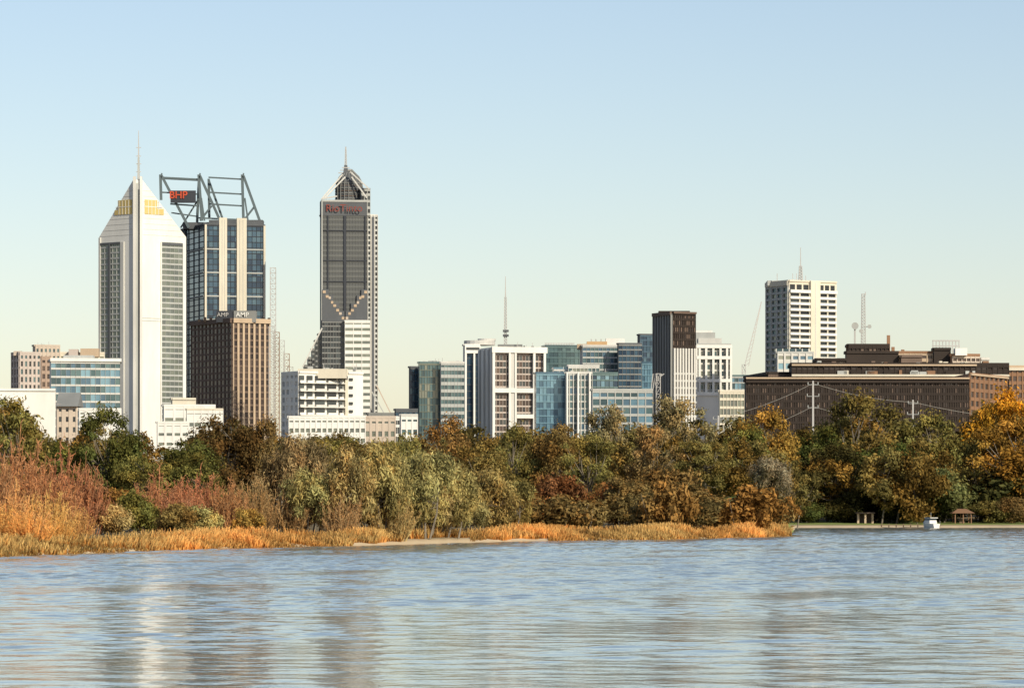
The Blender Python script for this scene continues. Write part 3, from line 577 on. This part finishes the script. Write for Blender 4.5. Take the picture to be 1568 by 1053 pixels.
reg('far_oak',[gen_tree(s,15,6.2,.05,40,170,.38,1.7,flat=.8,limb=.05) for s in(4,5,6)],15,6.6,False)
reg('far_euc',[gen_tree(s,16,6,.15,38,160,.34,1.5,1.2,0,1,flat=.75,limb=.08) for s in(14,15)],16,6.8,False)
reg('willow',[gen_tree(s,11,5,.06,52,280,.17,1.3,2.2,.5,4,flat=1.15,limb=.07) for s in(21,22,23)],11,5.6)
reg('shrub',[gen_tree(s,5,3.4,-.05,36,300,.17,.95,1.1,0,3,flat=.8,shape=1,limb=.03) for s in(31,32,33)],5,3.6)
reg('far_shrub',[gen_tree(s,5,3.4,-.05,30,130,.26,1.0,1.1,0,2,flat=.8,shape=1,limb=.02) for s in(34,35)],5,3.6,False)
reg('twig',[gen_twig(s) for s in(41,42,43)],4,3.1)
def plant(name,kind,u,vt,D,wpx,col,var=None):
    vms,mes,H,R=PR[kind]; x=X(u,D); zb=float(theight(np.array(x),np.array(float(D)))); h=Z(vt,D)-zb
    me=mes[random.randrange(len(mes)) if var is None else var%len(mes)]
    o=addobj(name,me,(x,D,zb)); s=wpx*K*D/2/R; o.scale=(s,s*random.uniform(.9,1.1),h/H*1.02); o.rotation_euler=(0,0,random.uniform(0,6.28)); j=lambda:random.uniform(.92,1.08)
    o.color=(col[0]*j(),col[1]*j(),col[2],1); return o
DG=(.068,.08,.024);OL=(.155,.142,.046);YO=(.28,.24,.10);OR=(.28,.13,.04);RB=(.29,.155,.085);BG=(.155,.115,.042);YE=(.44,.265,.03);GO=(.17,.155,.08);MG=(.12,.13,.036)
silU=[-80,0,60,85,120,165,200,225,260,300,340,400,440,500,600,640,700,760,840,900,940,1040,1090,1180,1230,1310,1360,1400,1440,1480,1530,1568,1650]
silV=[600,600,655,668,655,625,640,672,684,665,640,640,652,650,660,660,642,652,644,652,628,622,645,632,650,612,625,645,640,652,605,590,590]
def mass(name,D0,D1,dv0,dv1,step,kinds,seed,umin=-80,umax=1650,col=(.085,.075,.024),wk=.38):
    rng=np.random.default_rng(seed); V=[];F=[];M=[];T=[];W=[];n_=0; u=umin
    while u<umax:
        D=rng.uniform(D0,D1); x=X(u,D)
        if D<shore(x)+10: D=float(shore(x))+rng.uniform(20,70); x=X(u,D)
        vt=np.interp(u,silU,silV)+rng.uniform(dv0,dv1)
        kd=kinds[rng.integers(len(kinds))]; vms,_,H,R=PR[kd]; v,f,mi,tt,ww=vms[rng.integers(len(vms))].arr()
        zb=float(theight(np.array(x),np.array(D))); h=Z(vt,D)-zb; s=max(h*wk,4)*rng.uniform(.8,1.3)/R; a=rng.uniform(0,6.28)
        if h<2: u+=step; continue
        v2=np.stack([(v[:,0]*math.cos(a)-v[:,1]*math.sin(a))*s+x,(v[:,0]*math.sin(a)+v[:,1]*math.cos(a))*s+D,v[:,2]*h/H*1.02+zb],1)
        V.append(v2);F.append(f+n_);n_+=len(v2);M.append(mi);T.append(np.clip(tt+rng.uniform(-.3,.3),0,1));W.append(np.clip(ww+rng.choice([0,0,.1,.5,.9]),0,1)); u+=step*rng.uniform(.7,1.3)
    me=fastmesh(name,np.concatenate(V),np.concatenate(F),[BARK,LEAF],np.concatenate(M),{'tint':('FACE',np.concatenate(T)),'warm':('FACE',np.concatenate(W))})
    o=addobj(name,me); o.color=(*col,1)
mass('distant_tree_belt',930,1080,0,26,26,['far_oak','far_euc'],5,col=(.135,.12,.044))
mass('woodland_belt',700,840,28,62,30,['far_oak','far_euc','far_oak'],6,col=(.135,.12,.042))
mass('undergrowth_belt',480,600,95,130,22,['far_shrub','far_oak','far_shrub'],8,umax=1205,col=(.14,.11,.044))
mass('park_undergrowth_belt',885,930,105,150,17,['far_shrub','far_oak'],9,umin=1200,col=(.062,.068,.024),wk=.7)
T=[('eucalyptus_tree','euc',15,603,560,130,OL),('oak_tree','oak',166,622,520,112,DG),('oak_tree','oak',225,690,500,90,OL),('oak_tree','oak',92,672,520,90,MG),
('oak_tree','oak',352,624,600,125,(.08,.062,.024)),('oak_tree','oak',408,640,600,80,BG),('oak_tree','oak',290,662,580,110,DG),('oak_tree','oak',300,692,500,110,MG),
('eucalyptus_tree','euc',500,652,640,110,OL),('eucalyptus_tree','euc',560,660,640,100,BG),('oak_tree','oak',690,636,700,110,(.19,.12,.045)),('oak_tree','oak',745,668,650,110,OL),('oak_tree','oak',785,650,700,100,OL),('oak_tree','oak',850,638,700,110,BG),
('eucalyptus_tree','euc',898,665,650,100,OL),('eucalyptus_tree','euc',936,618,760,90,GO),('eucalyptus_tree','euc',1040,606,760,130,GO),('eucalyptus_tree','euc',1000,650,700,100,(.20,.15,.07)),('eucalyptus_tree','euc',1080,660,690,110,OL),
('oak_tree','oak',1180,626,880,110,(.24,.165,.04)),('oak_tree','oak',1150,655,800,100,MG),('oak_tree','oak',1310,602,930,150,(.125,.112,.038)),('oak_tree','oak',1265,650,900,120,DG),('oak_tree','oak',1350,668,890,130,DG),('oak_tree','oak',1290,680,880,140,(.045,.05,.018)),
('oak_tree','oak',1430,632,930,120,OL),('oak_tree','oak',1395,690,900,90,DG),('maple_tree','oak',1540,592,930,140,YE),('oak_tree','oak',1560,640,890,150,(.22,.145,.03)),('oak_tree','oak',1500,668,900,100,OL),('maple_tree','oak',1595,570,920,110,YE),('maple_tree','oak',1510,622,925,60,(.38,.22,.032)),
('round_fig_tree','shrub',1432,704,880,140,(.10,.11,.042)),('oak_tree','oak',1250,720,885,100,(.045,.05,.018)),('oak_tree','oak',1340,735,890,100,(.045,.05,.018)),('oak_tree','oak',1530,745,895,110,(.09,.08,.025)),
('park_shrub','shrub',1235,765,872,70,DG),('park_shrub','shrub',1285,760,876,80,(.05,.055,.018)),('park_shrub','shrub',1372,765,874,60,DG),('park_shrub','shrub',1520,764,876,70,OL),('park_shrub','shrub',1555,758,874,60,BG),
('bare_poplar_tree','willow',1180,696,690,92,(.19,.17,.105)),('oak_tree','oak',1128,706,800,76,OL),
('willow_tree','willow',470,665,470,110,(.22,.18,.085)),('willow_tree','willow',530,690,440,120,YO),('willow_tree','willow',590,680,445,110,YO),('willow_tree','willow',640,690,455,120,YO),('willow_tree','willow',690,705,465,120,YO),('willow_tree','willow',655,735,462,110,YO),
('willow_tree','willow',745,712,500,110,(.23,.195,.07)),('willow_tree','willow',780,735,510,80,(.19,.155,.055)),('willow_tree','willow',430,690,460,100,(.23,.175,.08)),('willow_tree','willow',560,735,446,90,(.26,.21,.08)),
('willow_tree','willow',615,662,520,110,OL),('willow_tree','willow',480,720,440,100,YO),('willow_tree','willow',720,760,480,70,YO),
('russet_shrub','shrub',850,722,560,110,(.17,.09,.038)),('russet_shrub','shrub',940,732,570,90,(.20,.09,.035)),('russet_shrub','shrub',895,745,560,80,BG),('brown_shrub','shrub',1030,712,600,130,(.17,.12,.042)),('russet_shrub','shrub',1075,740,620,56,BG),('russet_shrub','shrub',820,758,530,80,OR),
('green_shrub','shrub',1010,760,590,70,MG),('ochre_shrub','shrub',375,775,418,60,(.34,.24,.07)),('ochre_shrub','shrub',270,765,410,80,BG),('green_shrub','shrub',205,745,420,90,MG),('ochre_shrub','shrub',175,768,400,70,YO),('ochre_shrub','shrub',300,768,412,70,YO)]
for a_ in T: plant(*a_)
for u,v,D,wp,c_ in((25,672,400,150,RB),(95,690,400,130,RB),(60,700,385,150,(.31,.165,.08)),(130,712,400,90,RB),(-20,690,380,120,RB),(245,722,430,110,RB),(300,726,432,110,RB),(345,728,430,90,(.27,.155,.08)),(280,742,420,80,RB),(385,732,435,90,(.25,.165,.085)),
   (20,742,350,120,(.46,.28,.11)),(70,752,356,100,(.44,.28,.11)),(-10,765,346,110,(.46,.28,.10)),(115,775,372,70,(.40,.26,.10)),(45,775,344,80,(.46,.28,.10)),(85,790,352,70,(.42,.26,.09)),(440,735,440,90,(.24,.17,.085)),(520,745,438,80,(.29,.225,.11)),(600,745,445,80,(.29,.235,.11))):
    plant('bare_twiggy_shrub','twig',u,v,D,wp,c_)
# reeds along the bank
rng=np.random.default_rng(77); N=95000
x=rng.uniform(-75,43.5,N); d=rng.uniform(-.8,16,N); keep=np.ones(N,bool)
clump=np.sin(x*.9+d*.7)+np.sin(x*2.3+1.3*d)+np.sin(x*.37+.5)
uu=x/(K*shore(x))+784
keep&=~((np.abs(uu-662)<52+8*np.sin(x*2))&(d<9+2*np.sin(x*1.3))); keep&=~((np.abs(uu-690)<150)&(d<2.6+1.0*np.sin(x*1.7)))
keep&=(clump>-1.2)|(rng.random(N)<.35)
x=x[keep];d=d[keep];clump=clump[keep]; y=shore(x)+d; z=theight(x,y); N=len(x)
h=(.50+.26*clump+rng.uniform(-.25,.45,N))*np.interp(d,[-1,0,2,8,15],[.5,.85,1.0,1.2,1.1]); h=np.clip(h,.22,2.0)
an=rng.uniform(0,math.tau,N); wv=np.stack([np.cos(an),np.sin(an),0*an],1)*rng.uniform(.03,.07,(N,1)); p=np.stack([x,y,z-.1],1); lean=rng.normal(size=(N,3))*[.28,.28,0]*h[:,None]; tp=p+lean+np.stack([0*h,0*h,h],1); mdp=(p+tp)/2-lean*.15
v=np.concatenate([np.stack([p-wv,p+wv,mdp+wv*1.2,mdp-wv*1.2],1),np.stack([mdp-wv*1.2,mdp+wv*1.2,tp+wv*.5,tp-wv*.5],1)]).reshape(-1,3)
tt=np.clip(.42+.2*clump+rng.normal(size=N)*.18,0,1); ww=np.clip(.25+.35*np.sin(x*.21+1)+.2*np.sin(x*1.1+d)+rng.normal(size=N)*.15,0,1)
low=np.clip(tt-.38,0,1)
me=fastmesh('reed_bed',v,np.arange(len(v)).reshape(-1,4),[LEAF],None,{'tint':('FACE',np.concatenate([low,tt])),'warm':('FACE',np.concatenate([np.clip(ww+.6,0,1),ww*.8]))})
o=addobj('reed_bed',me); o.color=(.36,.235,.085,1)

# ------------------------------------------------------------------ small things on the far bank
mb=MB(); D=838; cx=X(1427,D)     # moored cabin boat, three-quarter stern view
st=[(-2.0,.0,.85,.9),(-1.0,-.1,1.15,.95),(.8,-.1,1.2,1.05),(2.4,.1,.75,1.25),(3.3,.5,.05,1.45)]
vs=[];fs=[]
ang=math.radians(115); ca,sa=math.cos(ang),math.sin(ang)
def bt(a,b_,z): return (cx+a*ca-b_*sa, D+a*sa+b_*ca, z)
for a,kz,wd,gz_ in st: vs+=[bt(a,-wd,gz_),bt(a,-wd*.75,.0),bt(a,0,kz-.3),bt(a,wd*.75,.0),bt(a,wd,gz_)]
for i in range(4):
    for j in range(4): fs.append((i*5+j,(i+1)*5+j,(i+1)*5+j+1,i*5+j+1))
    fs.append((i*5+4,(i+1)*5+4,(i+1)*5,i*5))
fs.append((0,1,2,3,4)); mb.add(vs,fs,WHITE)
def bb(a0,a1,w_,z0,z1,m_,tp=1): 
    q=[(a0,-w_),(a1,-w_),(a1,w_),(a0,w_)]; mb.add([bt(*p_,z0) for p_ in q]+[bt(p_[0]*tp+(a0+a1)/2*(1-tp),p_[1]*tp,z1) for p_ in q],[(0,1,5,4),(1,2,6,5),(2,3,7,6),(3,0,4,7),(4,5,6,7)],m_)
bb(-.6,1.8,.95,1.0,1.7,WHITE,.9); bb(-.5,1.6,.87,1.7,2.15,GD[0],.92); bb(-.9,1.7,.95,2.15,2.3,WHITE); mb.beam(bt(.4,0,2.3),bt(.4,0,3.4),.06,LSTEEL)
for q in(-.9,.9): mb.beam(bt(-1.9,q,.95),bt(-1.9,q,1.6),.05,LSTEEL)
mb.make('cabin_boat')
mb=MB(); D=870; x0=X(1460,D);x1=X(1490,D); zg=1.0
for xx in(x0+.4,(x0+x1)/2,x1-.4):
    for yy in(D,D+5): mb.beam((xx,yy,zg-.5),(xx,yy,zg+2.2),.2,RUST)
zz=zg+2.2
mb.add([(x0-.4,D-.6,zz),(x1+.4,D-.6,zz),(x1+.4,D+5.6,zz),(x0-.4,D+5.6,zz),(x0+1.2,D+2.5,zz+1.0),(x1-1.2,D+2.5,zz+1.0)],[(0,1,5,4),(1,2,5),(2,3,4,5),(3,0,4),(3,2,1,0)],RUST)
mb.box(x0+1,x1-1,D+2,D+3,zg+.65,zg+.75,WOOD); mb.box(x0+1.6,x1-1.6,D+2.3,D+2.7,zg-.2,zg+.65,WOOD); mb.make('picnic_shelter')
mb=MB(); D=848
for i in range(9): mb.beam((X(1350,D)+i*1.6,D,-.8),(X(1350,D)+i*1.6,D,.9),.2,WOOD)
mb.box(X(1350,D)-.3,X(1350,D)+13.2,D-.6,D+.6,.55,.67,WOOD); mb.make('timber_jetty')
mb=MB(); D=869; x0=X(1314,D);x1=X(1336,D)
for i in range(3): mb.beam((x0+(x1-x0)*i/2,D,0),(x0+(x1-x0)*i/2,D,Z(786,D)),.45,TAN)
mb.prism([(x0-.5,D-.8),(x1+.5,D-.8),(x1+.5,D+5),(x0-.5,D+5)],Z(786,D),Z(784,D),BROWN); mb.box(x0,x1,D+3.5,D+3.8,0,Z(786,D),BROWN); mb.make('park_pavilion')
# power poles + wires
poles=[(1100,636,1000),(1245,583,1000),(1398,612,1060),(1600,640,1100)]; tops=[]
for u,v,D in poles:
    mb=MB(); x=X(u,D); zt=Z(v,D); mb.beam((x,D,2),(x,D,zt),.65,LSTEEL,.4); lv=[]
    for dz,wd in((1,2.6),(4,3.0),(7,2.6)):
        mb.beam((x-wd/2,D,zt-dz),(x+wd/2,D,zt-dz),.25,MGREY); lv.append((x,D,zt-dz+.4))
        for q in(-1,1): mb.beam((x+q*wd/2,D,zt-dz),(x+q*wd/2,D,zt-dz+.7),.2,LGREY)
    tops.append(lv); mb.make('power_pole')
mb=MB()
for a_,b_ in zip(tops[:-1],tops[1:]):
    for j in (0,2):
        p=Vector(a_[j]);q=Vector(b_[j]); pv=p
        for i in range(1,13): t_=i/12; c_=p.lerp(q,t_)-Vector((0,0,4*1.0*t_*(1-t_))); mb.beam(pv,c_,.07,CABLE); pv=c_
mb.make('power_lines')
print('OBJS',len(bpy.data.objects))
